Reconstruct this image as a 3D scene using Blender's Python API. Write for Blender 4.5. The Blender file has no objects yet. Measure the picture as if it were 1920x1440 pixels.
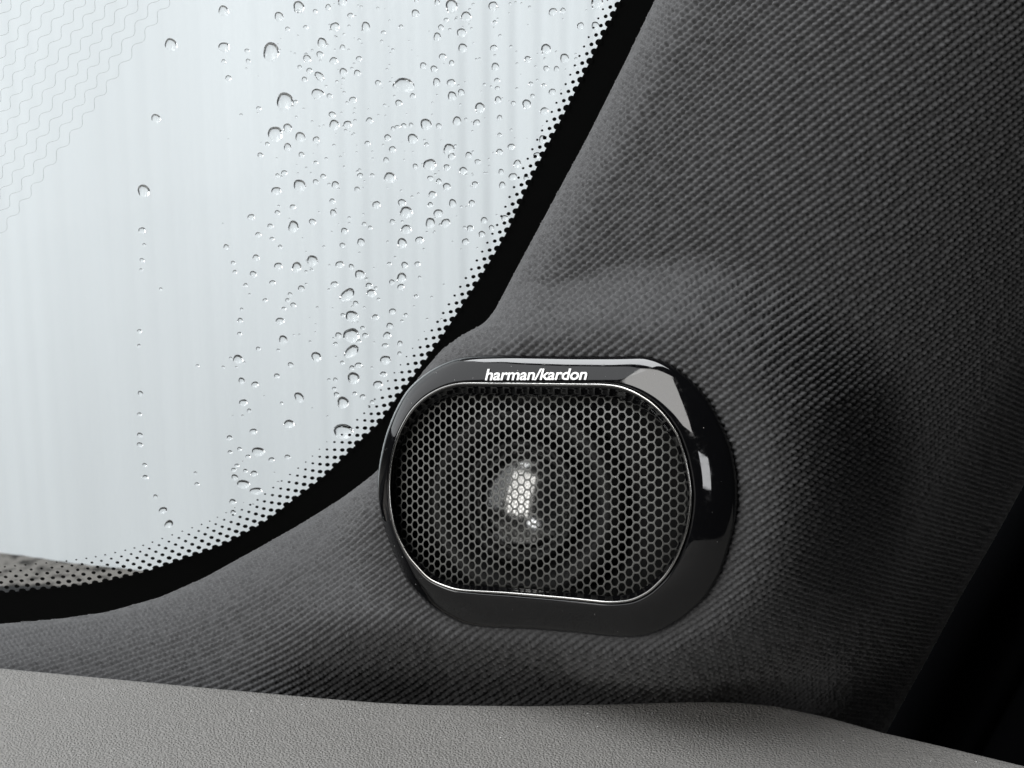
import bpy, math, random
import numpy as np
from mathutils import Vector, Matrix
from mathutils.bvhtree import BVHTree

random.seed(7); np.random.seed(7)
SC = bpy.context.scene
COL = SC.collection

# ------------------------------------------------------------------ camera
FPX = 2954.0                       # focal length in photo pixels (1920 wide)
PITCH = math.radians(14)
CAMZ = 1.10
cam_d = bpy.data.cameras.new('camera')
cam = bpy.data.objects.new('camera', cam_d); COL.objects.link(cam)
cam.location = (0, 0, CAMZ)
cam.rotation_euler = (math.radians(90) - PITCH, 0, 0)
cam_d.sensor_fit = 'HORIZONTAL'
cam_d.angle = 2 * math.atan(960 / FPX)
cam_d.clip_start = 0.01; cam_d.clip_end = 200
cam_d.dof.use_dof = True
cam_d.dof.focus_distance = 0.425
cam_d.dof.aperture_fstop = (cam_d.lens / 1000) / 0.0009
SC.camera = cam
CP, SP = math.cos(PITCH), math.sin(PITCH)

def c2w(x, y, z):
    """camera-frame point (x right, y up, z towards the viewer; metres) -> world"""
    return np.stack(np.broadcast_arrays(x, -CP * z + SP * y, CAMZ + CP * y + SP * z), -1)

def P(px, py, d):
    """a point at distance d (metres along the optical axis) seen at a given photo position"""
    px = np.asarray(px, float); py = np.asarray(py, float); d = np.asarray(d, float)
    return c2w((px - 960) / FPX * d, -(py - 720) / FPX * d, -d)

# ------------------------------------------------------------------ world and lamps
w = bpy.data.worlds.new('World'); SC.world = w; w.use_nodes = True
w.node_tree.nodes['Background'].inputs[0].default_value = (0.90, 0.95, 1.0, 1)
w.node_tree.nodes['Background'].inputs[1].default_value = 0.025
SC.view_settings.view_transform = 'Standard'
SC.view_settings.look = 'None'
SC.view_settings.exposure = 0
SC.view_settings.gamma = 1

def lamp(name, pos, target, sx, sy, radiance, color=(1, 1, 1), cam_frame=True):
    ld = bpy.data.lights.new(name, 'AREA'); ld.shape = 'RECTANGLE'
    ld.size = sx; ld.size_y = sy; ld.energy = radiance * math.pi * sx * sy; ld.color = color
    o = bpy.data.objects.new(name, ld); COL.objects.link(o)
    a = Vector(c2w(*pos)) if cam_frame else Vector(pos)
    b = Vector(c2w(*target)) if cam_frame else Vector(target)
    o.location = a
    o.rotation_euler = (b - a).to_track_quat('-Z', 'Y').to_euler()
    return o

# daylight entering through the upper windscreen
lamp('overhead_daylight', (-0.48, 0.90, -0.06), (0.0, -0.05, -0.42), 0.9, 0.6, 12.5, (0.96, 0.98, 1.0))
lamp('windscreen_daylight', (-0.85, 0.33, -0.40), (0.0, 0.0, -0.42), 1.45, 0.85, 1.9, (0.96, 0.98, 1.0))
# daylight through the side window
lamp('side_window_daylight', (-0.70, 0.12, 0.50), (0.04, 0.02, -0.38), 0.54, 0.95, 7.4, (1.0, 0.985, 0.96))
lamp('rear_window_daylight', (-0.33, -0.40, 0.33), (0.05, 0.0, -0.38), 0.15, 0.12, 9.0, (0.97, 0.98, 1.0))
lamp('door_window_daylight', (0.50, 0.50, -0.60), (0.13, 0.0, -0.42), 0.3, 0.4, 7.0, (0.96, 0.98, 1.0))
# daylight on the outside wall
lamp('outdoor_daylight', (-1.1, 0.85, 1.9), (-1.1, 3.0, 1.75), 3.8, 1.1, 2.8, (0.97, 0.985, 0.99), cam_frame=False)
lamp('wall_fill_low', (-2.5, 0.85, 1.0), (-2.5, 3.0, 1.0), 2.4, 1.6, 3.5, (0.97, 0.985, 0.99), cam_frame=False)  # added low fill lamp, evens out the wall's brightness

# ------------------------------------------------------------------ helpers
def mat(name, color=(0.5, 0.5, 0.5), rough=0.5, metallic=0.0, ior=1.5, spec=0.5):
    m = bpy.data.materials.new(name); m.use_nodes = True
    b = m.node_tree.nodes['Principled BSDF']
    b.inputs['Base Color'].default_value = (*color, 1)
    b.inputs['Roughness'].default_value = rough
    b.inputs['Metallic'].default_value = metallic
    b.inputs['IOR'].default_value = ior
    b.inputs['Specular IOR Level'].default_value = spec
    return m, m.node_tree, b

def N(nt, kind, **kw):
    n = nt.nodes.new(kind)
    for k, v in kw.items():
        if k.startswith('i_'):
            n.inputs[k[2:].replace('_', ' ')].default_value = v
        else:
            setattr(n, k, v)
    return n

def mesh_obj(name, verts, faces, material, parent=None, smooth=True):
    """one mesh object; faces = Mx3 / Mx4 array or a list of tuples"""
    me = bpy.data.meshes.new(name)
    if isinstance(faces, np.ndarray):
        v = np.ascontiguousarray(verts, np.float32); k = faces.shape[1]
        me.vertices.add(len(v)); me.vertices.foreach_set('co', v.ravel())
        me.loops.add(faces.size); me.loops.foreach_set('vertex_index', np.ascontiguousarray(faces, np.int32).ravel())
        me.polygons.add(len(faces))
        me.polygons.foreach_set('loop_start', np.arange(0, faces.size, k, dtype=np.int32))
        me.update(calc_edges=True); me.validate()
    else:
        me.from_pydata([tuple(map(float, q)) for q in verts], [], faces); me.update()
    if smooth:
        me.polygons.foreach_set('use_smooth', np.ones(len(me.polygons), bool))
    me.materials.append(material)
    o = bpy.data.objects.new(name, me); COL.objects.link(o)
    if parent is not None:
        o.parent = parent; o.matrix_parent_inverse = parent.matrix_world.inverted()
    return o

def empty(name, loc):
    o = bpy.data.objects.new(name, None); COL.objects.link(o)
    o.location = tuple(map(float, loc)); o.empty_display_size = 0.01
    bpy.context.view_layer.update()
    return o

def tag(o, label=None, cat=None, group=None, kind=None):
    if label: o['label'] = label
    if cat: o['category'] = cat
    if group: o['group'] = group
    if kind: o['kind'] = kind
    return o

def grid_faces(nr, nc, wrap=False):
    i = np.arange(nr - 1)[:, None]; j = np.arange(nc if wrap else nc - 1)[None, :]
    j2 = (j + 1) % nc
    a = i * nc + j; b = i * nc + j2; c = (i + 1) * nc + j2; d = (i + 1) * nc + j
    return np.stack(np.broadcast_arrays(a, d, c, b), -1).reshape(-1, 4)

def smooth1(a, k):
    for _ in range(k):
        b = a.copy(); b[1:-1] = 0.25 * a[:-2] + 0.5 * a[1:-1] + 0.25 * a[2:]; a = b
    return a

def resample(pts, step, sm=0):
    pts = np.array(pts, float)
    d = np.r_[0, np.cumsum(np.hypot(*np.diff(pts, axis=0).T))]
    n = int(d[-1] / step) + 1
    s = np.linspace(0, d[-1], n)
    q = np.stack([np.interp(s, d, pts[:, 0]), np.interp(s, d, pts[:, 1])], -1)
    if sm: q = smooth1(q, sm)
    return q

def sstep(x): 
    x = np.clip(x, 0, 1); return x * x * (3 - 2 * x)

# ------------------------------------------------------------------ materials
# knitted fabric
M_FAB, nt, b = mat('charcoal_knit', (0.042, 0.042, 0.0432), 0.85, spec=0.25)
b.inputs['Sheen Weight'].default_value = 0.12
b.inputs['Sheen Roughness'].default_value = 0.5
tc = N(nt, 'ShaderNodeTexCoord'); nz = N(nt, 'ShaderNodeTexNoise', i_Scale=900.0, i_Detail=3.0)
rp = N(nt, 'ShaderNodeMapRange', i_From_Min=0.3, i_From_Max=0.7, i_To_Min=0.72, i_To_Max=1.25)
mx = N(nt, 'ShaderNodeMix', data_type='RGBA', blend_type='MULTIPLY'); mx.inputs[0].default_value = 1
mx.inputs[6].default_value = (0.042, 0.042, 0.0432, 1)
nt.links.new(tc.outputs['Object'], nz.inputs['Vector']); nt.links.new(nz.outputs['Fac'], rp.inputs['Value'])
nt.links.new(rp.outputs[0], mx.inputs[7]); nt.links.new(mx.outputs[2], b.inputs['Base Color'])

# piano black
M_PIANO, nt, b = mat('piano_black', (0.0016, 0.0016, 0.0019), 0.06, ior=1.52)
tc = N(nt, 'ShaderNodeTexCoord'); nz = N(nt, 'ShaderNodeTexNoise', i_Scale=700.0, i_Detail=4.0)
rp = N(nt, 'ShaderNodeMapRange', i_From_Min=0.45, i_From_Max=0.8, i_To_Min=0.03, i_To_Max=0.15)
nt.links.new(tc.outputs['Object'], nz.inputs['Vector']); nt.links.new(nz.outputs['Fac'], rp.inputs['Value'])
nt.links.new(rp.outputs[0], b.inputs['Roughness'])

M_BEAD, nt, b = mat('dark_chrome', (0.33, 0.325, 0.315), 0.14, metallic=1.0)
M_GRILLE, nt, b = mat('grille_metal', (0.085, 0.085, 0.080), 0.45, spec=0.5)
M_CAV, nt, b = mat('cavity_black', (0.006, 0.006, 0.006), 0.6)
M_DOME, nt, b = mat('tweeter_dome_metal', (0.26, 0.26, 0.255), 0.14, metallic=1.0)
M_DOME2, nt, b = mat('surround_metal', (0.35, 0.34, 0.33), 0.25, metallic=1.0)
M_DRV, nt, b = mat('driver_plastic', (0.007, 0.007, 0.007), 0.5, spec=0.2)
M_WHITE, nt, b = mat('white_print', (0.62, 0.62, 0.61), 0.5)
M_FRIT, nt, b = mat('frit_black', (0.003, 0.0033, 0.0033), 0.7, spec=0.08)
M_RUB, nt, b = mat('rubber_black', (0.0012, 0.0013, 0.0016), 0.85, spec=0.02)
M_WIRE, nt, b = mat('heating_wire', (0.10, 0.11, 0.11), 0.5)

# dashboard grain
M_DASH, nt, b = mat('dash_plastic', (0.140, 0.1355, 0.128), 0.55, spec=0.4)
tc = N(nt, 'ShaderNodeTexCoord')
nz = N(nt, 'ShaderNodeTexNoise', i_Scale=380.0, i_Detail=2.0)
mv = N(nt, 'ShaderNodeMix', data_type='VECTOR'); mv.inputs[0].default_value = 0.0018
vo = N(nt, 'ShaderNodeTexVoronoi', feature='DISTANCE_TO_EDGE', i_Scale=1000.0)
ad = N(nt, 'ShaderNodeVectorMath', operation='MULTIPLY_ADD')
ad.inputs[1].default_value = (0.0012, 0.0012, 0.0012)
nt.links.new(tc.outputs['Object'], nz.inputs['Vector'])
nt.links.new(nz.outputs['Color'], ad.inputs[0]); nt.links.new(tc.outputs['Object'], ad.inputs[2])
nt.links.new(ad.outputs[0], vo.inputs['Vector'])
rp = N(nt, 'ShaderNodeMapRange', i_From_Min=0.0, i_From_Max=0.35)
rp.interpolation_type = 'SMOOTHSTEP'
nt.links.new(vo.outputs['Distance'], rp.inputs['Value'])
bp = N(nt, 'ShaderNodeBump', i_Strength=0.65, i_Distance=0.0005)
nt.links.new(rp.outputs[0], bp.inputs['Height']); nt.links.new(bp.outputs[0], b.inputs['Normal'])
n2 = N(nt, 'ShaderNodeTexNoise', i_Scale=90.0, i_Detail=5.0)
nt.links.new(tc.outputs['Object'], n2.inputs['Vector'])
r2 = N(nt, 'ShaderNodeMapRange', i_From_Min=0.3, i_From_Max=0.7, i_To_Min=0.5, i_To_Max=0.68)
nt.links.new(n2.outputs['Fac'], r2.inputs['Value']); nt.links.new(r2.outputs[0], b.inputs['Roughness'])

# glass pane: clear, with a real surface reflection
M_GLASS = bpy.data.materials.new('windscreen_glass'); M_GLASS.use_nodes = True
nt = M_GLASS.node_tree; nt.nodes.clear()
out = N(nt, 'ShaderNodeOutputMaterial'); ms = N(nt, 'ShaderNodeMixShader')
tr = N(nt, 'ShaderNodeBsdfTransparent'); tr.inputs[0].default_value = (0.96, 0.98, 0.985, 1)
gl = N(nt, 'ShaderNodeBsdfGlossy'); gl.inputs['Roughness'].default_value = 0.01
fr = N(nt, 'ShaderNodeFresnel', i_IOR=1.5)
ge = N(nt, 'ShaderNodeNewGeometry'); mi = N(nt, 'ShaderNodeMix'); mi.inputs[2].default_value = 1.5; mi.inputs[3].default_value = 1 / 1.5
nt.links.new(ge.outputs['Backfacing'], mi.inputs[0]); nt.links.new(mi.outputs[0], fr.inputs['IOR'])
nt.links.new(fr.outputs[0], ms.inputs[0]); nt.links.new(tr.outputs[0], ms.inputs[1])
nt.links.new(gl.outputs[0], ms.inputs[2]); nt.links.new(ms.outputs[0], out.inputs[0])

M_WATER = bpy.data.materials.new('rain_water'); M_WATER.use_nodes = True
nt = M_WATER.node_tree; nt.nodes.clear()
out = N(nt, 'ShaderNodeOutputMaterial'); g = N(nt, 'ShaderNodeBsdfGlass'); g.inputs['IOR'].default_value = 1.33
g.inputs['Roughness'].default_value = 0.0
nt.links.new(g.outputs[0], out.inputs[0])

# outdoor surfaces
M_WALL, nt, b = mat('white_cladding', (0.785, 0.822, 0.842), 0.6, spec=0.2)
tc = N(nt, 'ShaderNodeTexCoord'); nz = N(nt, 'ShaderNodeTexNoise', i_Scale=1.3, i_Detail=4.0)
mp = N(nt, 'ShaderNodeMapping'); mp.inputs['Scale'].default_value = (4, 4, 0.5)
rp = N(nt, 'ShaderNodeMapRange', i_From_Min=0.3, i_From_Max=0.7, i_To_Min=0.94, i_To_Max=1.03)
mx = N(nt, 'ShaderNodeMix', data_type='RGBA', blend_type='MULTIPLY'); mx.inputs[0].default_value = 1
mx.inputs[6].default_value = (0.785, 0.822, 0.842, 1)
nt.links.new(tc.outputs['Object'], mp.inputs[0]); nt.links.new(mp.outputs[0], nz.inputs['Vector'])
nt.links.new(nz.outputs['Fac'], rp.inputs['Value']); nt.links.new(rp.outputs[0], mx.inputs[7])
nt.links.new(mx.outputs[2], b.inputs['Base Color'])

M_PAVE, nt, b = mat('beige_paving', (0.42, 0.37, 0.33), 0.8)
tc = N(nt, 'ShaderNodeTexCoord'); nz = N(nt, 'ShaderNodeTexNoise', i_Scale=30.0, i_Detail=6.0)
cr = N(nt, 'ShaderNodeValToRGB')
cr.color_ramp.elements[0].position = 0.38; cr.color_ramp.elements[0].color = (0.05, 0.045, 0.04, 1)
cr.color_ramp.elements[1].position = 0.52; cr.color_ramp.elements[1].color = (0.33, 0.305, 0.28, 1)
nt.links.new(tc.outputs['Object'], nz.inputs['Vector']); nt.links.new(nz.outputs['Fac'], cr.inputs[0])
nt.links.new(cr.outputs[0], b.inputs['Base Color'])
M_BON, nt, b = mat('bonnet_dark', (0.012, 0.012, 0.012), 0.85, spec=0.1)

# ------------------------------------------------------------------ outdoors: wall, ground, bonnet
def wall_mesh():
    n = 2600
    x = np.linspace(-3.2, 2.4, n)
    yb = 2.66 - 0.33 * x
    amp = 0.0019 * (1 + 0.5 * np.sin(x * 3.1 + 1.0))
    ph = x / 0.043 * 2 * math.pi
    y = yb + amp * np.sin(ph + 0.5 * np.sin(x * 5)) + 0.003 * np.sin(ph * 0.17 + 1)
    z = np.array([-0.05, 4.2])
    v = np.concatenate([np.stack([x, y, np.full(n, zz)], -1) for zz in z])
    return v, grid_faces(2, n)
v, f = wall_mesh()
tag(mesh_obj('corrugated_wall', v, f, M_WALL),
    'white corrugated wall seen out of focus beyond the windscreen', 'wall')
g = mesh_obj('ground', np.array([[-6, 0.2, 0], [6, 0.2, 0], [6, 8, 0], [-6, 8, 0]], float), np.array([[0, 1, 2, 3]]), M_PAVE)
tag(g, kind='structure')

def bonnet():
    xs = np.linspace(-1.3, 0.6, 40); ys = np.linspace(0.60, 1.45, 24)
    X, Y = np.meshgrid(xs, ys)
    Z = CAMZ - 0.244 - 0.35 * (Y - 0.60) - 0.04 * (Y - 0.60) ** 2 - 0.02 * (X + 0.3) ** 2
    v = np.stack([X, Y, Z], -1).reshape(-1, 3)
    n = len(v)
    vb = v.copy(); vb[:, 2] -= 0.02
    f = grid_faces(24, 40)
    edge = np.r_[np.arange(40), np.arange(40) * 0 + 0]
    fr = [[23 * 40 + j, 23 * 40 + j + 1, n + 23 * 40 + j + 1, n + 23 * 40 + j] for j in range(39)]
    return np.concatenate([v, vb]), np.concatenate([f, f[:, ::-1] + n, np.array(fr)])
v, f = bonnet()
tag(mesh_obj('car_bonnet', v, f, M_BON), 'dark car bonnet outside below the windscreen dots', 'bonnet')

# ------------------------------------------------------------------ windscreen plane
G0 = np.array([(600 - 960) / FPX * 0.60, -(1000 - 720) / FPX * 0.60, -0.60])     # camera frame
GN = np.array([0.10, -0.62, 0.78]); GN /= np.linalg.norm(GN)
GE1 = np.cross([0, 1.0, 0], GN); GE1 /= np.linalg.norm(GE1)
GE2 = np.cross(GN, GE1)
def on_glass(px, py, off=0.0):
    """point of the windscreen plane seen at (px,py), moved off metres towards the cabin"""
    px = np.asarray(px, float); py = np.asarray(py, float)
    r = np.stack([(px - 960) / FPX, -(py - 720) / FPX, -np.ones_like(px)], -1)
    t = (G0 @ GN) / (r @ GN)
    q = r * t[..., None] + off * GN
    return c2w(q[..., 0], q[..., 1], q[..., 2])
def glass_depth(px, py):
    r = np.stack([(np.asarray(px, float) - 960) / FPX, -(np.asarray(py, float) - 720) / FPX, -np.ones_like(np.asarray(px, float))], -1)
    return (G0 @ GN) / (r @ GN)
def cvec(v):
    a = c2w(*v) - c2w(0, 0, 0); return Vector(a)

FRIT = [(1330, -300), (1250, -160), (1163, 0), (1147, 34), (1132, 62), (1100, 127), (1062, 205), (1020, 285), (978, 372), (956, 425), (925, 480), (891, 535),
        (852, 595), (824, 638), (800, 672), (770, 713), (742, 747), (715, 790), (687, 815), (646, 855), (608, 893), (546, 940), (502, 975),
        (456, 1001), (415, 1023), (344, 1047), (271, 1073), (187, 1092), (130, 1100), (42, 1108), (0, 1112), (-150, 1118), (-320, 1118)]
FR = resample(FRIT, 4, 30)
tan = np.gradient(FR, axis=0); tan /= np.linalg.norm(tan, axis=1)[:, None]
FRN = np.stack([tan[:, 1], -tan[:, 0]], -1)          # candidate normal
if (np.array([600, 400]) - FR[len(FR) // 2]) @ FRN[len(FR) // 2] < 0: FRN = -FRN   # into the clear glass

ws = empty('windscreen', on_glass(0, 1150))
tag(ws, 'rain-spotted windscreen with dotted black border', 'windscreen')
cp = [(-330, -330), (1450, -330), (1450, 1240), (-330, 1240)]
mesh_obj('glass_pane', np.array([on_glass(*c, -0.0006) for c in cp]), np.array([[0, 1, 2, 3]]), M_GLASS, ws, smooth=False)

# black printed border: from the scalloped edge outwards
outer = FR - FRN * 260
v = np.concatenate([on_glass(FR[:, 0], FR[:, 1]), on_glass(outer[:, 0], outer[:, 1])])
mesh_obj('black_border', v, grid_faces(2, len(FR)), M_FRIT, ws)

# frit dots
def frit_dots():
    s = np.r_[0, np.cumsum(np.hypot(*np.diff(FR, axis=0).T))]
    V = []; F = []
    for side_s in np.arange(0, s[-1], 19.6):
        for row in range(0, 9):
            ss = side_s + (9.8 if row % 2 else 0)
            if ss > s[-1]: continue
            x = np.interp(ss, s, FR[:, 0]); y = np.interp(ss, s, FR[:, 1])
            nx = np.interp(ss, s, FRN[:, 0]); ny = np.interp(ss, s, FRN[:, 1])
            W = np.interp(x, [-100, 150, 400, 560, 720, 850, 1160], [58, 56, 55, 49, 39, 32, 27])
            dr = 10.6 if x > 700 else np.interp(x, [300, 700], [9.6, 10.6])
            dist = 1.5 + row * dr
            q = dist / W
            if q > 1: continue
            r = 4.5 * (1 - q) ** 0.65 + 0.7
            if row == 0: r = 6.6
            r *= random.uniform(0.95, 1.05)
            cx, cy = x + nx * dist, y + ny * dist
            c = on_glass(cx, cy, 0.0004)
            sc = glass_depth(cx, cy) / FPX
            n = 14; b0 = len(V)
            e1 = np.array(cvec(GE1)); e2 = np.array(cvec(GE2))
            for k in range(n):
                a = 2 * math.pi * k / n
                V.append(c + sc * r * (math.cos(a) * e1 + 1.02 * math.sin(a) * e2))
            F.append(tuple(range(b0, b0 + n)))
    return V, F
V, F = frit_dots()
tag(mesh_obj('border_dots', V, F, M_FRIT, ws, smooth=False), kind='stuff')

# heating wires (fine wavy lines in the laminate)
def wire(k):
    x0, y0 = 318 - 26.6 * k, 0.0
    d = np.array([-0.588, 0.809]); nrm = np.array([0.809, 0.588])
    s = np.arange(-420, 900, 2.5)
    wl = 40.0
    wob = 5.6 * np.sin(2 * math.pi * s / wl + k * 2.2 + 0.3 * np.sin(s / 37.0 + k))
    p = np.array([x0, y0]) + s[:, None] * d + wob[:, None] * nrm
    ok = (p[:, 0] > -320) & (p[:, 1] > -320) & (p[:, 1] < 1000)
    p = p[ok]
    c = on_glass(p[:, 0], p[:, 1], 0.0003)
    r = 0.000032
    e1 = np.array(cvec(GE1)); e2 = np.array(cvec(GE2)); e3 = np.array(cvec(GN))
    ring = []
    for q in (e1, e2, -e1, -e2): ring.append(c + r * q)
    v = np.stack(ring, 1).reshape(-1, 3)
    return v, grid_faces(len(c), 4, wrap=True)
for k in range(0, 17):
    v, f = wire(k)
    mesh_obj('heating_wire', v, f, M_WIRE, ws)

# ------------------------------------------------------------------ raindrops
DROPS = """320,87,11 292,225,8 269,361,11 419,23,9 420,91,9 560,16,10 523,34,8 628,53,8 604,84,9 508,100,15 576,113,7 626,117,7 428,149,5 599,146,8
534,193,15 554,194,4 596,179,11 618,183,5 623,218,6 627,237,9 516,254,13 539,243,8 563,260,9 593,265,6 539,279,7 488,294,5 565,293,5 592,308,4 533,327,5
520,332,4 562,351,11 518,361,8 629,350,7 592,344,5 606,334,5 623,380,5 549,391,5 520,402,5 625,402,6 471,410,6 550,428,10 507,427,5 586,419,6 484,443,5
510,451,4 525,466,4 424,466,5 266,435,6 270,462,3 463,98,4 465,117,4 419,118,4 485,206,4 501,273,4 562,129,4 580,135,5 571,152,5 600,105,6 539,57,4
573,54,4 591,24,4 615,16,5 642,5,8 657,32,5 686,53,8 779,28,7 847,14,11 874,34,9 925,14,8 820,7,5 781,3,4 719,64,4 820,72,7 866,64,8 827,54,5 928,45,4
837,40,4 752,53,4 642,92,5 673,113,5 644,138,7 670,140,6 709,158,5 757,163,17 830,109,6 847,121,5 868,93,8 926,93,6 929,128,7 794,126,6 814,132,6
932,154,5 933,168,4 934,190,6 819,157,7 846,158,7 848,183,8 865,176,6 748,196,6 774,183,5 662,190,6 900,205,9 937,224,5 894,233,6 857,230,8 799,236,10
823,239,5 693,229,6 652,236,7 757,239,5 771,237,4 745,241,4 737,244,4 774,263,9 727,261,6 689,272,5 736,283,6 800,274,4 842,283,10 847,296,6 879,294,6
896,306,5 937,288,6 937,256,4 959,278,6 970,310,7 940,325,5 806,312,11 779,315,5 838,317,6 869,323,7 731,336,10 675,332,5 698,332,4 724,303,5 962,334,7
942,350,6 891,349,6 838,353,7 811,368,7 807,337,5 823,343,5 670,358,5 706,387,7 849,384,7 885,384,6 754,383,7 762,401,11 822,403,8 807,387,5 807,421,9
836,421,8 908,416,6 882,431,6 904,442,6 762,433,9 787,453,7 754,459,9 677,457,7 873,456,6 736,419,5 646,436,6 642,463,5 694,430,4 683,423,4 1024,95,9
1059,112,8 1037,25,7 1056,23,5 990,114,6 988,198,8 1021,211,7 1036,175,6 1120,7,11 1117,51,7 1089,51,6 1044,132,5 1025,131,5 996,160,4 1020,163,4
963,196,4 999,183,4 1018,264,7 1007,294,6 987,337,5 947,412,6 922,430,5 480,486,6 522,502,7 556,504,9 586,492,10 637,499,7 659,503,5 675,518,9 759,500,6
730,498,4 783,498,5 753,524,9 735,532,5 752,541,6 787,523,3 437,496,4 475,517,6 440,513,4 511,533,5 460,538,4 565,544,6 627,536,6 651,556,12 692,539,6
705,543,3 696,553,8 710,564,3 780,559,4 667,572,5 497,566,4 544,555,4 539,566,4 550,575,5 532,582,4 525,605,7 450,604,5 453,583,3 449,629,4 531,640,8
660,596,11 643,594,4 704,598,6 736,587,6 761,594,4 731,614,6 659,632,14 635,632,6 685,632,5 680,618,4 726,632,7 673,643,4 629,648,4 659,662,12 722,651,5
750,647,5 484,657,4 593,672,9 446,677,9 723,678,9 749,666,4 545,687,5 672,688,6 660,693,5 642,683,4 663,712,11 719,705,6 709,724,8 519,708,5 453,717,6
478,724,6 629,715,4 627,732,4 631,743,5 665,741,4 680,747,5 643,758,11 561,748,9 456,758,7 467,773,4 698,757,4 528,759,3 542,798,9 475,812,6 430,824,5
484,850,11 509,865,5 539,860,5 644,812,16 449,845,4 431,851,4 465,859,4 476,891,6 456,911,11 480,924,10 440,898,6 438,884,4 460,886,4 436,944,6 444,876,4
437,964,5 291,934,4 305,960,7 316,986,8 369,911,4 266,491,4 264,509,3 261,624,4 260,651,3 263,741,5 261,780,4 262,819,5 262,837,5 271,875,4 272,898,5
370,689,3 366,890,3 301,545,3"""
drops = [tuple(map(float, t.split(','))) for t in DROPS.split()]
TILT = {(651, 556): -0.7, (659, 662): -0.6, (508, 100): -0.25, (305, 960): -0.5, (316, 986): -0.5, (561, 748): 0.35, (599, 146): 0.7}
E1w = -np.array(cvec(GE1)); E2w = np.array(cvec(GE2)); E3w = -np.array(cvec(GN))    # E3w points outdoors
def drop_mesh(seed, flat):
    rnd = random.Random(seed)
    nr, ns = 9, 28
    V = []; ph = [rnd.uniform(0, 6.28) for _ in range(4)]
    for i in range(nr + 1):
        u = i / nr                                  # 0 rim .. 1 top
        a = u * math.pi / 2
        rr = 1 - u; ca = math.radians(flat); RR = 1 / math.sin(ca)
        hh = math.sqrt(max(RR * RR - rr * rr, 0)) - RR * math.cos(ca)
        for k in range(ns):
            t = 2 * math.pi * k / ns
            lob = 1 + 0.05 * math.sin(2 * t + ph[0]) + 0.035 * math.sin(3 * t + ph[1]) + 0.015 * math.sin(5 * t + ph[2])
            V.append((rr * lob * math.cos(t), rr * lob * math.sin(t), hh))
    F = []
    for i in range(nr - 1):
        for k in range(ns):
            F.append((i * ns + k, i * ns + (k + 1) % ns, (i + 1) * ns + (k + 1) % ns, (i + 1) * ns + k))
    V = V[:nr * ns] + [(0, 0, (1 - math.cos(ca)) / math.sin(ca))]
    t = len(V) - 1
    for k in range(ns): F.append(((nr - 1) * ns + k, (nr - 1) * ns + (k + 1) % ns, t))
    b0 = len(V); V += V[:ns]
    F.append(tuple(range(b0, b0 + ns))[::-1])
    return V, F
PROTO = []
for s in range(8):
    V, F = drop_mesh(s, 60 + 4 * (s % 3))
    me = bpy.data.meshes.new('raindrop'); me.from_pydata(V, [], F); me.update()
    for p in me.polygons: p.use_smooth = len(p.vertices) < 20
    me.materials.append(M_WATER); PROTO.append(me)
SPECIAL = {
    (757, 163): 'large round raindrop standing alone near the top middle of the windscreen',
    (508, 100): 'large egg-shaped raindrop leaning right, upper left part of the drop field',
    (534, 193): 'large dark-rimmed raindrop directly above another big drop, left of the drop field',
    (516, 254): 'big raindrop just under the large dark-rimmed one, left side of the drop field',
    (320, 87): 'lone raindrop beside the wavy heating wires, highest of the left column',
    (292, 225): 'small lone raindrop, second down in the sparse left column',
    (269, 361): 'lone raindrop, third down in the sparse left column',
    (651, 556): 'slanted elongated raindrop, topmost of the vertical chain of big drops',
    (660, 596): 'round raindrop second in the vertical chain left of the speaker',
    (659, 632): 'largest raindrop of the vertical chain left of the speaker',
    (659, 662): 'lopsided raindrop touching just below the largest one of the chain',
    (663, 712): 'round raindrop fifth in the vertical chain left of the speaker',
    (643, 758): 'tall raindrop near the bottom of the vertical chain left of the speaker',
    (644, 812): 'large raindrop overlapping the border dots left of the speaker',
    (484, 850): 'wide flat raindrop above the lower left border dots',
    (456, 911): 'wide raindrop, left of a pair low on the glass',
    (480, 924): 'wide raindrop, right of a pair low on the glass',
    (316, 986): 'slanted raindrop, lowest on the left side of the glass',
    (305, 960): 'slanted raindrop just above the lowest one on the left',
    (1120, 7): 'raindrop at the very top beside the black border',
}
CLS = {}
STRETCH = 1.0 / max(0.3, GN[2]) * 0.92
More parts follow.
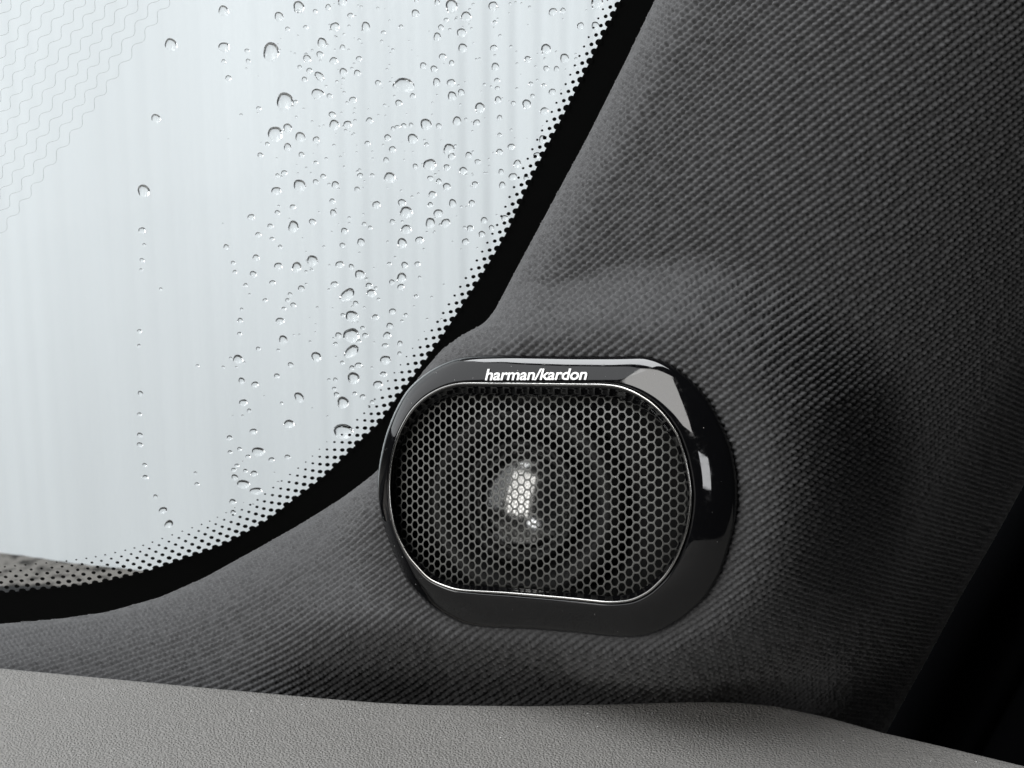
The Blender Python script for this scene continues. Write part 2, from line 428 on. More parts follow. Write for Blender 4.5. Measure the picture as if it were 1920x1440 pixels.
for i, (x, y, r) in enumerate(drops):
    o = bpy.data.objects.new('raindrop', PROTO[i % 8]); COL.objects.link(o)
    sc = glass_depth(x, y) / FPX * r * 1.06
    ang = -TILT[(int(x), int(y))] if (int(x), int(y)) in TILT else (random.uniform(-0.2, 0.2))
    rot = Matrix((Vector(E1w), Vector(E2w), Vector(E3w))).transposed().to_4x4()
    el = 1.25 if (int(x), int(y)) in TILT else random.uniform(0.92, 1.12)
    loc = Vector(on_glass(x, y, -0.0009))
    # spin in the pane, stretch down the slope
    A = Matrix.Rotation(ang, 4, 'Z') @ Matrix.Diagonal((1 / math.sqrt(el), STRETCH * math.sqrt(el), 1.0, 1.0))
    if (int(x), int(y)) in ((757, 163), (596, 179), (484, 850), (456, 911), (480, 924)):
        A = Matrix.Diagonal((1.08, STRETCH * 0.78, 0.8, 1.0))
    o.matrix_world = Matrix.Translation(loc) @ rot @ A @ Matrix.Diagonal((sc, sc, sc, 1))
    lb = SPECIAL.get((int(x), int(y)))
    xb = np.interp(y, [q[1] for q in FRIT], [q[0] for q in FRIT])
    size = 'fairly large' if r >= 9 else 'medium-sized' if r >= 6.5 else 'small' if r >= 5 else 'very small'
    if x < 385: where = 'in the sparse far-left column'
    elif xb - x < 75: where = 'beside the dotted black border'
    elif y < 130: where = 'near the glass top'
    elif y < 300: where = 'in the upper drop field'
    elif y < 480: where = 'in the middle drop field'
    elif y < 700: where = 'around the vertical drop chain'
    else: where = 'low on the glass'
    tag(o, lb, 'raindrop', 'raindrops on the windscreen')
    if not lb: CLS.setdefault((size, where), []).append((x, o))
ORD = 'first second third fourth fifth sixth seventh eighth ninth tenth eleventh twelfth thirteenth fourteenth fifteenth sixteenth seventeenth eighteenth nineteenth twentieth'.split()
def ordinal(n): return ORD[n - 1] if n <= 20 else 'twenty-' + ORD[n - 21] if n < 30 else 'thirtieth' if n == 30 else 'thirty-' + ORD[n - 31]
for (size, where), lst in CLS.items():
    lst.sort(key=lambda q: q[0])
    for k, (_, o) in enumerate(lst):
        o['label'] = (size + ' raindrop ' + where + (', ' + ordinal(k + 1) + ' of its size from the left' if len(lst) > 1 else ', the only one that size'))

def tiny_drops():
    V = []; F = []; pts = np.array([d[:2] for d in drops])
    xe = lambda y: np.interp(y, [q[1] for q in FRIT], [q[0] for q in FRIT])
    n = 0; tries = 0
    while n < 330 and tries < 6000:
        tries += 1
        y = random.uniform(-40, 980); x = random.uniform(410, 1130)
        if x > xe(y) - 18: continue
        if random.random() > np.interp(x, [410, 520, 640, 900], [0.15, 0.45, 1, 1]) * np.interp(y, [0, 500, 980], [1, 0.8, 0.45]): continue
        r = random.choice([1.4, 1.7, 2.0, 2.3, 2.6, 3.2])
        if np.min(np.hypot(pts[:, 0] - x, pts[:, 1] - y)) < 8: continue
        c = on_glass(x, y, -0.0009); sc = glass_depth(x, y) / FPX * r
        b0 = len(V)
        for i in range(4):
            rr = 1 - i / 4; hh = math.sqrt(1.26 ** 2 - rr * rr) - 0.766
            for k in range(10):
                t = 2 * math.pi * k / 10
                V.append(c + sc * (rr * math.cos(t) * E1w + STRETCH * rr * math.sin(t) * E2w + hh * E3w))
        V.append(c + sc * 0.494 * E3w)
        for i in range(3):
            for k in range(10):
                F.append((b0 + i * 10 + k, b0 + i * 10 + (k + 1) % 10, b0 + i * 10 + 10 + (k + 1) % 10, b0 + i * 10 + 10 + k))
        for k in range(10): F.append((b0 + 30 + k, b0 + 30 + (k + 1) % 10, b0 + 40))
        b1 = len(V); V += V[b0:b0 + 10]
        F.append(tuple(range(b1, b1 + 10))[::-1])
        n += 1
    return V, F
V, F = tiny_drops()
rs = mesh_obj('rain_specks', V, F, M_WATER)
for p in rs.data.polygons: p.use_smooth = len(p.vertices) < 8
tag(rs, 'fine specks of rain scattered between the raindrops', 'rain specks', kind='stuff')

# ------------------------------------------------------------------ speaker contours (star-shaped about CX,CY)
CX, CY = 1045.0, 930.0
def polar(pts, sm=3.0):
    p = np.array(pts, float); a = np.arctan2(p[:, 1] - CY, p[:, 0] - CX)
    # dense polyline, then radius by angle
    q = np.concatenate([p, p[:1]]); D = []
    for i in range(len(p)):
        t = np.linspace(0, 1, 40, endpoint=False)[:, None]; D.append(q[i] * (1 - t) + q[i + 1] * t)
    D = np.concatenate(D); a = np.arctan2(D[:, 1] - CY, D[:, 0] - CX); r = np.hypot(D[:, 0] - CX, D[:, 1] - CY)
    o = np.argsort(a); a = a[o]; r = r[o]
    th = np.linspace(-math.pi, math.pi, 721)[:-1]
    rr = np.interp(th, np.r_[a - 2 * math.pi, a, a + 2 * math.pi], np.r_[r, r, r])
    k = np.exp(-0.5 * (np.arange(-20, 21) * 0.5 / sm) ** 2); k /= k.sum()
    rr = np.convolve(np.r_[rr[-20:], rr, rr[:20]], k, 'valid')
    return th, rr
OUT = [(878, 668), (950, 666), (1076, 668), (1150, 668), (1207, 667), (1238, 673), (1269, 690), (1300, 715), (1325, 742), (1342, 770), (1361, 810), (1373, 840),
       (1382, 890), (1384, 930), (1382, 965), (1371, 1015), (1352, 1075), (1321, 1125), (1280, 1160), (1238, 1185), (1196, 1196), (1144, 1194), (1082, 1187),
       (992, 1180), (909, 1177), (867, 1171), (835, 1155), (805, 1137), (763, 1093), (732, 1024), (717, 980), (709, 941), (708, 905), (711, 870), (722, 819), (740, 773), (763, 732),
       (797, 701), (826, 684), (850, 674)]
EDG = [(857, 719), (960, 720), (1040, 721), (1135, 722), (1165, 726), (1192, 737), (1220, 754), (1246, 779), (1269, 812), (1284, 855), (1293, 900), (1296, 930), (1293, 965), (1286, 1000),
       (1269, 1045), (1248, 1080), (1217, 1110), (1185, 1126), (1144, 1130), (1076, 1123), (951, 1112), (853, 1106), (805, 1088), (763, 1041), (741, 996), (731, 950), (729, 905), (734, 855), (748, 810), (770, 770),
       (797, 744), (826, 728)]
TH, RO = polar(OUT, 2.2); _, RE = polar(EDG, 2.4)
NT = len(TH); CT, ST = np.cos(TH), np.sin(TH)
def Ro(t): return np.interp(t, np.r_[TH - 2 * math.pi, TH, TH + 2 * math.pi], np.r_[RO, RO, RO])
def pod_depth(px, py):               # plane of the speaker face, millimetres
    return 400.0 - 0.0743 * (px - CX) + 0.032 * (py - CY)

Ex, Ey = CX + RE * CT, CY + RE * ST
Ox, Oy = CX + RO * CT, CY + RO * ST
Ix, Iy = 1014 + (Ex - 1013) * 0.975, 925 + (Ey - 919.5) * 0.917

spk = empty('tweeter_speaker', P(CX, CY, 0.43))
tag(spk, 'oblong black pillar speaker with honeycomb grille and glossy bezel', 'speaker')

rings = []
def ring(x, y, h): rings.append(P(x, y, (pod_depth(x, y) - h) / 1000.0))
prof = [(-0.03, -14), (-0.01, -7.6), (0.0, -6.0), (0.012, -5.2), (0.03, -4.45), (0.055, -3.85), (0.085, -3.42), (0.13, -3.05), (0.18, -2.72), (0.26, -2.24), (0.36, -1.72), (0.47, -1.21), (0.58, -0.78), (0.69, -0.42), (0.79, -0.16),
        (0.86, -0.02), (0.90, -0.02), (0.925, -0.10), (0.94, -0.30), (0.95, -0.8)]
for t, h in prof:
    ring(Ox + (Ex - Ox) * t, Oy + (Ey - Oy) * t, h)
bead = []
for a in np.linspace(-30, 210, 11):
    a = math.radians(a); cc, ss = math.cos(a), math.sin(a)
    f_ = 0.965 - 0.03 * cc if False else 0.97
    wpx = 2.6
    x = Ex - wpx * cc * CT * -1.0; y = Ey - wpx * cc * ST * -1.0
    bead.append(P(x, y, (pod_depth(x, y) + 0.25 - 0.34 * ss) / 1000.0))
for t, h in ((0.05, -0.45), (0.12, -0.55), (0.2, -0.75), (0.27, -1.1), (0.34, -1.7), (0.45, -2.3), (0.62, -3.1), (0.8, -3.9), (1.0, -4.4), (1.02, -7.5)):
    ring(Ex + (Ix - Ex) * t, Ey + (Iy - Ey) * t, h)
v = np.concatenate(rings)
mesh_obj('inner_bead', np.concatenate(bead), grid_faces(len(bead), NT, wrap=True), M_BEAD, spk)
bez = mesh_obj('bezel', v, grid_faces(len(rings), NT, wrap=True), M_PIANO, spk)

# grille: pillow-shaped honeycomb sheet
def grille_depth(px, py):
    dx, dy = px - 1014.0, py - 925.0
    th = np.arctan2(py - CY, px - CX)
    ri = np.interp(th, np.r_[TH - 2 * math.pi, TH, TH + 2 * math.pi], np.tile(np.hypot(Ix - CX, Iy - CY), 3))
    rho = np.hypot(px - CX, py - CY) / ri
    rho = np.clip(rho, 0, 1.1)
    bulge = 3.2 * (1 - rho ** 2) + 3.4 * np.clip(1 - rho ** 9, -0.6, 1)
    return pod_depth(px, py) + 6.6 - bulge, rho
def grille():
    cols = []; x = 728.0
    while x < 1310:
        cols.append(x); x += np.interp(x, [740, 1040, 1290], [10.0, 12.4, 14.6])
    V = []; F = []
    for i, x in enumerate(cols):
        w = 0.5 * ((cols[i + 1] if i + 1 < len(cols) else x + 14.6) - (cols[i - 1] if i else x - 10))
        pit = 17.7 + (x - 740) / 550 * 1.4
        for j in range(-2, 25):
            y = 744 + (j + (0.5 if i % 2 else 0.0)) * pit
            _, rho = grille_depth(np.array([x]), np.array([y]))
            if rho[0] > 1.035: continue
            # flat-top hexagon: half width 2/3 column step, half height pit/2
            R = w * 2 / 3.0
            hx = np.array([1, 0.5, -0.5, -1, -0.5, 0.5]) * R
            hy = np.array([0, 1, 1, 0, -1, -1]) * pit / 2
            k = 0.80
            ex = np.concatenate([hx, (hx * k), (hx * 0.965 * k), hx * k])
            # rounded hole: 12 points
            ang = np.linspace(0, 2 * math.pi, 12, endpoint=False)
            ho_x = []; ho_y = []
            for q in range(6):
                a, bq = q, (q + 1) % 6
                for t in (0.0, 0.5):
                    hxx = hx[a] * (1 - t) + hx[bq] * t; hyy = hy[a] * (1 - t) + hy[bq] * t
                    s = 0.79 if t == 0 else 0.85
                    ho_x.append(hxx * s); ho_y.append(hyy * s)
            ho_x = np.array(ho_x); ho_y = np.array(ho_y)
            ob_x = []; ob_y = []
            for q in range(6):
                a, bq = q, (q + 1) % 6
                for t in (0.0, 0.5):
                    ob_x.append(hx[a] * (1 - t) + hx[bq] * t); ob_y.append(hy[a] * (1 - t) + hy[bq] * t)
            ob_x = np.array(ob_x); ob_y = np.array(ob_y)
            b0 = len(V)
            for (qx, qy, dd) in ((ob_x, ob_y, 0.0), (ho_x * 1.03, ho_y * 1.03, 0.03), (ho_x * 0.97, ho_y * 0.97, 0.25), (ho_x * 0.96, ho_y * 0.96, 0.95)):
                gx, gy = x + qx, y + qy
                d, _ = grille_depth(gx, gy)
                V.extend(P(gx, gy, (d + dd) / 1000.0))
            for ringi in range(3):
                for q in range(12):
                    F.append((b0 + ringi * 12 + q, b0 + ringi * 12 + (q + 1) % 12, b0 + ringi * 12 + 12 + (q + 1) % 12, b0 + ringi * 12 + 12 + q))
    return V, F
V, F = grille()
gr = mesh_obj('honeycomb_grille', V, F, M_GRILLE, spk, smooth=False)
tag(gr, 'charcoal honeycomb metal grille')

# cavity behind the grille
rings = []
for s, dd in ((1.05, 7.0), (1.0, 12), (0.92, 22), (0.75, 32), (0.4, 36), (0.02, 36.5)):
    x, y = 1014 + (Ix - 1014) * s, 925 + (Iy - 925) * s
    rings.append(P(x, y, (pod_depth(x, y) + dd) / 1000.0))
mesh_obj('cavity', np.concatenate(rings), grid_faces(len(rings), NT, wrap=True), M_CAV, spk)

# tweeter driver: faceplate ring, surround and metal dome, axis tilted to place the dome's highlight
A0 = P(1045, 930, pod_depth(1045, 930) / 1000); A1 = P(1145, 930, pod_depth(1145, 930) / 1000); A2 = P(1045, 830, pod_depth(1045, 830) / 1000)
u1 = A1 - A0; u1 /= np.linalg.norm(u1); u2 = A2 - A0; u2 -= u1 * (u1 @ u2); u2 /= np.linalg.norm(u2); u3 = np.cross(u1, u2)
if u3 @ (np.array([0, 0, CAMZ]) - A0) < 0: u3 = -u3
def lathe(name, prof, c, m, n=48):
    rings = []
    t = np.linspace(0, 2 * math.pi, n, endpoint=False)
    for r, h in prof:
        rings.append(c + (r * np.cos(t))[:, None] * u1 + (r * np.sin(t))[:, None] * u2 + h * u3)
    return mesh_obj(name, np.concatenate(rings), grid_faces(len(rings), n, wrap=True), m, spk)
n0 = np.array(cvec((-0.33, 0.03, 0.94))); n0 /= np.linalg.norm(n0)      # driver axis tilted so the lamp's highlight lands mid-dome
u3 = n0; u1 = u1 - u3 * (u1 @ u3); u1 /= np.linalg.norm(u1); u2 = np.cross(u3, u1)
DC = P(970, 940, (pod_depth(970, 940) + 20) / 1000)
lathe('driver_faceplate', [(0.030, -0.008), (0.029, -0.001), (0.022, -0.001), (0.0195, -0.004), (0.0175, -0.006), (0.0172, -0.012)], DC, M_DRV)
lathe('surround', [(0.0178, -0.0045), (0.0172, -0.0030), (0.0162, -0.0022), (0.0152, -0.0022), (0.0142, -0.0030), (0.0136, -0.0045)], DC, M_DRV)
dm = [(0.0136 * math.sin(a) / math.sin(0.46), -0.004 + 0.0136 / math.sin(0.46) * (math.cos(a) - math.cos(0.46))) for a in np.linspace(0.46, 0.004, 14)]
lathe('dome', dm, DC, M_DOME)

# lettering on the bezel
def lettering():
    cu = bpy.data.curves.new('lettering', 'FONT'); cu.body = 'harman/kardon'; cu.size = 1.0
    cu.shear = 0.22; cu.offset = 0.019; cu.space_character = 0.97; cu.resolution_u = 6
    tmp = bpy.data.objects.new('tmp', cu); COL.objects.link(tmp)
    dg = bpy.context.evaluated_depsgraph_get()
    me = bpy.data.meshes.new_from_object(tmp.evaluated_get(dg))
    bpy.data.objects.remove(tmp)
    co = np.array([q.co[:] for q in me.vertices]); fc = [tuple(p.vertices) for p in me.polygons]
    x0, x1 = co[:, 0].min(), co[:, 0].max()
    px = 909 + (co[:, 0] - x0) / (x1 - x0) * (1101 - 909)
    y0, y1 = 0.0, 0.73
    py = 712.5 - co[:, 1] / y1 * 21.5 - (px - 909) * 0.006
    bvh = BVHTree.FromPolygons([tuple(q.co) for q in bez.data.vertices], [tuple(p.vertices) for p in bez.data.polygons])
    org = Vector((0, 0, CAMZ)); out = []
    for a, c in zip(px, py):
        d = (Vector(P(a, c, 1.0)) - org).normalized()
        hit = bvh.ray_cast(org, d)
        out.append(tuple(hit[0] - d * 0.00035))
    return out, fc
V, F = lettering()
tag(mesh_obj('lettering', V, F, M_WHITE, spk, smooth=False), 'white italic harman/kardon lettering')

# ------------------------------------------------------------------ fabric pillar trim
LEFT = [(1390, -300), (1310, -150), (1228, 0), (1175, 110), (1100, 260), (1030, 390), (960, 520), (928, 582), (908, 607), (870, 626), (833, 652), (800, 688), (770, 728),
        (750, 765), (738, 810), (728, 850), (716, 873), (700, 890), (640, 935), (560, 985), (480, 1030), (380, 1085), (300, 1120), (200, 1148), (100, 1162), (0, 1170), (-160, 1174), (-330, 1175)]
RIGHT = [(2500, -100), (2350, 160), (2130, 540), (2010, 750), (1920, 908), (1880, 982), (1850, 1035), (1800, 1120), (1740, 1232), (1700, 1303), (1665, 1368), (1620, 1450), (1560, 1560)]
LF = resample(LEFT, 6, 6); RF = resample(RIGHT, 6, 10)
def tps(ctrl):
    c = np.array(ctrl, float); p = c[:, :2] / 1000.0; n = len(c)
    r = np.linalg.norm(p[:, None] - p[None], axis=2)
    K = np.where(r > 0, r * r * np.log(r + 1e-12), 0) + 1e-4 * np.eye(n)
    Q = np.c_[np.ones(n), p]
    A = np.block([[K, Q], [Q.T, np.zeros((3, 3))]])
    w = np.linalg.solve(A, np.r_[c[:, 2], 0, 0, 0])
    def f(x, y):
        x = x / 1000.0; y = y / 1000.0
        o = w[n] + w[n + 1] * x + w[n + 2] * y
        for i in range(n):
            r2 = (x - p[i, 0]) ** 2 + (y - p[i, 1]) ** 2
            o = o + w[i] * 0.5 * r2 * np.log(r2 + 1e-24)
        return o
    return f
ctrl = []
for l in (-900, -600, -300, 0, 300, 650, 1000):
    for c in (-160, 0, 200, 420, 640, 880, 1100):
        x = 1080 + c * 0.883 + l * 0.47; y = 600 + c * 0.47 - l * 0.883
        if y > 1560 or y < -420: continue
        if c == -160 and l < -400: continue
        ctrl.append((x, y, 402 - 0.03 * l + (c - 330) ** 2 / (1400 if c < 330 else 850) * 0.135))
ctrl += [(-200, 1180, 505), (-200, 1300, 484), (0, 1170, 494), (0, 1260, 474), (0, 1400, 462), (300, 1120, 484), (300, 1280, 464), (300, 1420, 454), (600, 960, 470), (600, 1130, 456), (600, 1310, 450), (600, 1450, 446)]
base_f = tps(ctrl)

STEP = 2.3
gx = np.arange(-200, 2130, STEP); gy = np.arange(-220, 1440, STEP)
GX, GY = np.meshgrid(gx, gy)
def seg_dist(X, Y, line):
    """distance to a polyline on a coarse lattice, then interpolated"""
    cx = np.arange(-260, 2200, 10.0); cy = np.arange(-280, 1500, 10.0)
    A, B = np.meshgrid(cx, cy); best = np.full(A.shape, 1e9)
    for i in range(len(line) - 1):
        p, q = line[i], line[i + 1]; d = q - p; L = d @ d
        t = np.clip(((A - p[0]) * d[0] + (B - p[1]) * d[1]) / L, 0, 1)
        best = np.minimum(best, np.hypot(A - p[0] - t * d[0], B - p[1] - t * d[1]))
    fx = (X - cx[0]) / 10.0; fy = (Y - cy[0]) / 10.0
    ix = np.clip(fx.astype(int), 0, len(cx) - 2); iy = np.clip(fy.astype(int), 0, len(cy) - 2)
    tx = fx - ix; ty = fy - iy
    return (best[iy, ix] * (1 - tx) + best[iy, ix + 1] * tx) * (1 - ty) + (best[iy + 1, ix] * (1 - tx) + best[iy + 1, ix + 1] * tx) * ty
oL = np.argsort(LF[:, 1]); oR = np.argsort(RF[:, 1])
xl = np.interp(gy, LF[oL, 1], LF[oL, 0]); xl[gy > 1174] = -330
xr = np.interp(gy, RF[oR, 1], RF[oR, 0])
dL = seg_dist(GX, GY, LF); dR = seg_dist(GX, GY, RF)
dL = np.where(GX < xl[:, None], 0, dL); dR = np.where(GX > xr[:, None], 0, dR)

def fabric_depth(X, Y, dl, dr):
    B = base_f(X, Y) + 46 * sstep((Y - 1140) / 185.0) * sstep((X - 430) / 420.0) * (1 - 0.75 * sstep((X - 1350) / 250.0))
    th = np.arctan2(Y - CY, X - CX); rad = np.hypot(X - CX, Y - CY) - Ro(th)
    wd = np.interp(th, np.radians([-180, -150, -125, -90, -55, -20, 20, 60, 90, 125, 155, 180]), [95, 105, 130, 150, 250, 370, 330, 150, 76, 72, 85, 95])
    wx = np.clip((rad - 4) / wd, 0, 1); wt = 1 - wx ** 3 * (wx * (wx * 6 - 15) + 10)
    Pd = pod_depth(X, Y) + 7.0
    D = B * (1 - wt) + Pd * wt
    rl = np.clip(1 - dl / 85.0, 0, 1); D = D + 13 * rl ** 2.2
    rr = np.clip(1 - dr / 150.0, 0, 1); D = D + 22 * rr ** 2
    Dt = 0.75 * base_f(X, Y) + 0.25 * B + 13 * rl ** 2.2 + 22 * rr ** 2 + 0.08 * wt * (Pd - B)
    return D, rad, Dt
# cloth coordinates (mm): the curved surface is flattened like a real piece of cloth, by relaxing
# a net of springs whose rest lengths are the distances on the surface
def flatten():
    UV = None; old = None
    for st, it in ((120.0, 1500), (60.0, 900), (30.0, 600), (15.0, 350)):
        cx = np.arange(gx[0] - 10, gx[-1] + st + 10, st); cy = np.arange(gy[0] - 10, gy[-1] + st + 10, st)
        A, B = np.meshgrid(cx, cy)
        a = np.where(A < np.interp(B, gy, xl), 0, seg_dist(A, B, LF)); b_ = np.where(A > np.interp(B, gy, xr), 0, seg_dist(A, B, RF))
        _, _, D = fabric_depth(A, B, a, b_)
        W = P(A, B, D / 1000.0) * 1000
        if UV is None:
            UV = np.stack([(A - 1450) * 0.142, -(B - 450) * 0.142], -1)
        else:
            ocx, ocy = old
            fx = np.clip((A - ocx[0]) / (ocx[1] - ocx[0]), 0, len(ocx) - 1.001); fy = np.clip((B - ocy[0]) / (ocy[1] - ocy[0]), 0, len(ocy) - 1.001)
            ix = fx.astype(int); iy = fy.astype(int); tx = (fx - ix)[..., None]; ty = (fy - iy)[..., None]
            UV = (UV[iy, ix] * (1 - tx) + UV[iy, ix + 1] * tx) * (1 - ty) + (UV[iy + 1, ix] * (1 - tx) + UV[iy + 1, ix + 1] * tx) * ty
        old = (cx, cy)
        sl = [((slice(None), slice(0, -1)), (slice(None), slice(1, None))), ((slice(0, -1), slice(None)), (slice(1, None), slice(None))),
              ((slice(0, -1), slice(0, -1)), (slice(1, None), slice(1, None))), ((slice(0, -1), slice(1, None)), (slice(1, None), slice(0, -1)))]
        L = [np.linalg.norm(W[q] - W[p], axis=2) for p, q in sl]
        for _ in range(it):
            C = np.zeros_like(UV)
            for (p, q), l in zip(sl, L):
                d = UV[q] - UV[p]; n = np.linalg.norm(d, axis=2) + 1e-9
                c = d * (0.5 * (n - l) / n)[..., None]
                C[p] += c; C[q] -= c
            UV = UV + C * 0.22
    # cloth does not crease: even out the flattening away from the rolled edge by the window
    lin = np.stack([(A - 1450) * 0.142, -(B - 450) * 0.142], -1); Dv = UV - lin; S0 = Dv.copy()
    for _ in range(50):
        q = np.pad(Dv, ((1, 1), (1, 1), (0, 0)), mode='reflect', reflect_type='odd')
        q = 0.25 * q[:-2] + 0.5 * q[1:-1] + 0.25 * q[2:]
        Dv = 0.25 * q[:, :-2] + 0.5 * q[:, 1:-1] + 0.25 * q[:, 2:]
    m = sstep((a - 15) / 130.0)[..., None]
    return lin + S0 * (1 - m) + Dv * m, old
UVc, (ccx, ccy) = flatten()
fx = (GX - ccx[0]) / (ccx[1] - ccx[0]); fy = (GY - ccy[0]) / (ccy[1] - ccy[0])
ix = np.clip(fx.astype(int), 0, len(ccx) - 2); iy = np.clip(fy.astype(int), 0, len(ccy) - 2); tx = (fx - ix)[..., None]; ty = (fy - iy)[..., None]
UVf = (UVc[iy, ix] * (1 - tx) + UVc[iy, ix + 1] * tx) * (1 - ty) + (UVc[iy + 1, ix] * (1 - tx) + UVc[iy + 1, ix + 1] * tx) * ty
U, Vv = UVf[..., 0], UVf[..., 1]
# clamp the lattice to the trim's outline
CXg = np.minimum(np.maximum(GX, xl[:, None]), xr[:, None])
Xi = (CXg - gx[0]) / STEP; ii = np.clip(Xi.astype(int), 0, len(gx) - 2); tt = Xi - ii
rows = np.arange(len(gy))[:, None]
def samp(A): return A[rows, ii] * (1 - tt) + A[rows, ii + 1] * tt
dLc = np.where(CXg <= xl[:, None] + 1e-6, 0, dL); dRc = np.where(CXg >= xr[:, None] - 1e-6, 0, dR)
D1, RAD1, _ = fabric_depth(CXg, GY, dLc, dRc)
W1 = P(CXg, GY, D1 / 1000.0)
Uc, Vc = samp(U), samp(Vv)
# knit: staggered slanted stitches on ribs
ANG = math.radians(36)
T = Uc * math.cos(ANG) + Vc * math.sin(ANG); S = -Uc * math.sin(ANG) + Vc * math.cos(ANG)
PS, PT = 1.78, 1.52
def hsh(a, b):
    h = np.sin(a * 127.1 + b * 311.7) * 43758.5453
    return h - np.floor(h)
S = S + 0.10 * np.sin(T * 0.21 + 1.3 * np.sin(S * 0.05)) 
si = np.floor(S / PS); fs = S / PS - si - 0.5
tq = T / PT + 0.5 * np.mod(si, 2) + 0.5 * fs
ti = np.floor(tq); ft = tq - ti - 0.5
jit = hsh(si, ti)
rib = np.clip(1 - (2 * fs) ** 2, 0, 1)
knot = np.clip(1 - (2 * fs * 1.05) ** 2, 0, 1) ** 0.8 * np.clip(1 - (2 * ft) ** 2, 0, 1) ** 0.7
# thin crossing yarns between the ribs
cr = np.exp(-((np.abs(fs) - 0.5) / 0.16) ** 2) * np.clip(np.cos(2 * math.pi * (T / PT * 1.0 + 0.25)), 0, 1)
H = 1.3 * (0.24 * rib + (0.55 + 0.45 * jit) * knot + 0.32 * cr)
dx_ = np.gradient(W1, axis=1); dy_ = np.gradient(W1, axis=0)
nn = np.cross(dy_, dx_); ln = np.linalg.norm(nn, axis=2, keepdims=True)
nn = np.where(ln > 1e-14, nn / np.maximum(ln, 1e-14), 0)
tocam = np.array([0, 0, CAMZ]) - W1
sg = np.sign(np.sum(nn * tocam, 2, keepdims=True)); nn = nn * sg
fade = np.clip(np.minimum(dLc, dRc) / 18.0, 0, 1)
W2 = W1 + nn * (H * fade / 1000.0)[..., None]
F = grid_faces(len(gy), len(gx))
fx = CXg.ravel(); 
wdt = np.abs(fx[F[:, 3]] - fx[F[:, 0]]) + np.abs(fx[F[:, 2]] - fx[F[:, 1]])
keep = wdt > 0.02
rd = RAD1.ravel(); keep &= ~((rd[F] < -14).all(1))
F = F[keep]
used = np.unique(F); remap = np.full(W2.reshape(-1, 3).shape[0], -1); remap[used] = np.arange(len(used))
trim = mesh_obj('pillar_trim', W2.reshape(-1, 3)[used], remap[F], M_FAB)
tag(trim, 'dark grey knitted fabric pillar trim bulging around the speaker', 'pillar trim')

# ------------------------------------------------------------------ dashboard
DH = 0.1895                                     # dashboard surface below the lens
def on_dash(px, py, dz=0.0):
    yang = (py - 720) / FPX
    d = DH / (SP + CP * yang)
    p = P(px, py, d); p[..., 2] += dz
    return p
DE = [(-330, 1232), (-160, 1244), (0, 1256), (200, 1275), (400, 1294), (600, 1312), (700, 1320), (800, 1325), (1000, 1327), (1200, 1322), (1300, 1319), (1380, 1320), (1450, 1326), (1550, 1348), (1650, 1376),
      (1750, 1399), (1850, 1423), (1920, 1440), (2050, 1475), (2250, 1530)]
de = resample(DE, 5, 6)
E0 = on_dash(de[:, 0], de[:, 1])
rows_ = []
tang = np.gradient(E0, axis=0); tang /= np.linalg.norm(tang, axis=1)[:, None]
back = np.stack([-tang[:, 1], tang[:, 0], np.zeros(len(tang))], -1)      # horizontal, away from viewer
back = np.where(back[:, 1:2] < 0, -back, back)
for a in np.linspace(90, 0, 7):                                          # rolled far edge
    a = math.radians(a); R = 0.004
    rows_.append(E0 + back * (R * math.sin(a)) * 1.0 - np.array([0, 0, 1]) * R * (1 - math.cos(a)) - back * 0.0)
rows_ = [E0 + back * 0.004 - np.array([0, 0, 0.045])] + rows_
for s in np.concatenate([np.linspace(0.002, 0.03, 12), np.linspace(0.04, 0.14, 10)]):
    q = E0 - back * 0 - np.array([0, 1.0, 0]) * s
    q[:, 2] += 0.0 - 0.02 * s
    rows_.append(q)
v = np.concatenate(rows_)
dash = mesh_obj('dashboard', v, grid_faces(len(rows_), len(E0)), M_DASH)
tag(dash, 'grey grained plastic dashboard top in the foreground', 'dashboard')

# dust specks lying on the dashboard
V = []; F = []
for i in range(75):
    x = random.uniform(-50, 1850); e = np.interp(x, de[:, 0], de[:, 1]); y = e + 6 + random.random() ** 1.3 * (1470 - e)
    c = on_dash(np.array(x), np.array(y), 0.0002); c[2] -= 0.02 * max(0, (np.interp(x, E0[:, 0], E0[:, 1]) - c[1])) * 0
    r = random.choice([0.00008, 0.0001, 0.00013, 0.0002]); b0 = len(V)
    for q in ((r, 0, 0), (0, r * 0.6, 0), (-r, 0, 0), (0, -r * 0.6, 0), (0, 0, r * 0.8)): V.append(c + np.array(q))
    F += [(b0, b0 + 1, b0 + 4), (b0 + 1, b0 + 2, b0 + 4), (b0 + 2, b0 + 3, b0 + 4), (b0 + 3, b0, b0 + 4)]
bvh = BVHTree.FromPolygons([tuple(q.co) for q in bez.data.vertices], [tuple(p.vertices) for p in bez.data.polygons])
org = Vector((0, 0, CAMZ))
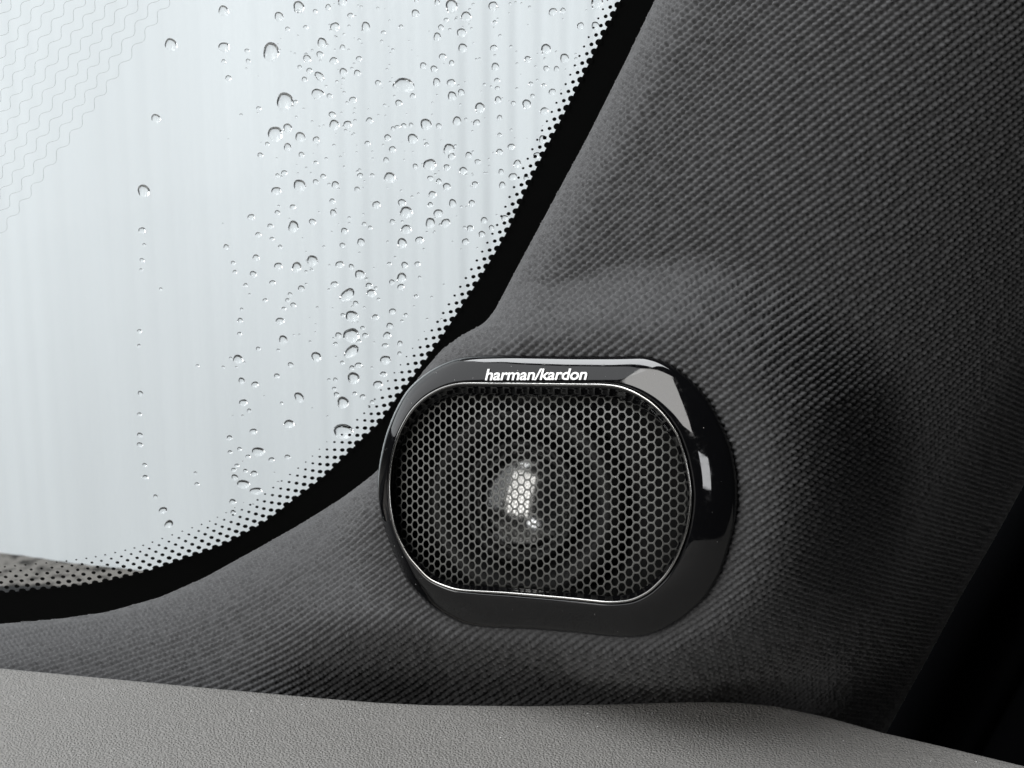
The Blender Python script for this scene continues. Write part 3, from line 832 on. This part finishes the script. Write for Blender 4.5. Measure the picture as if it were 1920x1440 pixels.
for i in range(34):                                                      # a few on the bezel too
    k = random.randrange(NT); t = random.uniform(0.08, 0.9)
    x, y = Ox[k] + (Ex[k] - Ox[k]) * t, Oy[k] + (Ey[k] - Oy[k]) * t
    d = (Vector(P(x, y, 1.0)) - org).normalized(); h = bvh.ray_cast(org, d)
    if h[0] is None: continue
    c = np.array(h[0]); r = random.choice([0.00005, 0.00007, 0.0001]); b0 = len(V)
    for q in ((r, 0, 0), (0, 0, r), (-r, 0, 0), (0, 0, -r), (0, -r * 0.8, 0)): V.append(c + np.array(q))
    F += [(b0, b0 + 1, b0 + 4), (b0 + 1, b0 + 2, b0 + 4), (b0 + 2, b0 + 3, b0 + 4), (b0 + 3, b0, b0 + 4)]
tag(mesh_obj('dust', V, F, M_WHITE), 'tiny pale dust specks lying on the dashboard and bezel', 'dust', kind='stuff')

# ------------------------------------------------------------------ door seal and door in the dark lower right
def sweep(name, path_px, depth, prof, m):
    p = resample(path_px, 12, 6); c = P(p[:, 0], p[:, 1], depth / 1000.0)
    t = np.gradient(c, axis=0); t /= np.linalg.norm(t, axis=1)[:, None]
    vv = np.array([0, 0, CAMZ]) - c; vv /= np.linalg.norm(vv, axis=1)[:, None]
    s = np.cross(t, vv); s /= np.linalg.norm(s, axis=1)[:, None]; s = np.where(s[:, 0:1] < 0, -s, s)
    n = np.cross(s, t); n = np.where(np.sum(n * vv, 1, keepdims=True) < 0, -n, n)
    rings = [c + s * a / 1000.0 + n * b_ / 1000.0 for a, b_ in prof]
    return mesh_obj(name, np.concatenate(rings), grid_faces(len(rings), len(c)), m)
edge = [(x, y) for x, y in RIGHT]
pr = [(-14, -14), (-4, -4)] + [(6 + 8 * math.cos(a), 8 * math.sin(a)) for a in np.linspace(math.pi, 0, 13)] + [(15, -6), (19, -8), (22, -6), (26, -5), (30, -8), (32, -22)]
tag(sweep('door_seal', edge, 545.0, pr, M_RUB), 'black rubber door seal in the dark lower right corner', 'door seal')
pr = [(24, -18), (30, -10), (40, -5), (52, -4), (66, -14), (70, -30)]
tag(sweep('door_panel', edge, 545.0, pr, M_RUB), 'black door edge at the far right behind the seal', 'door')
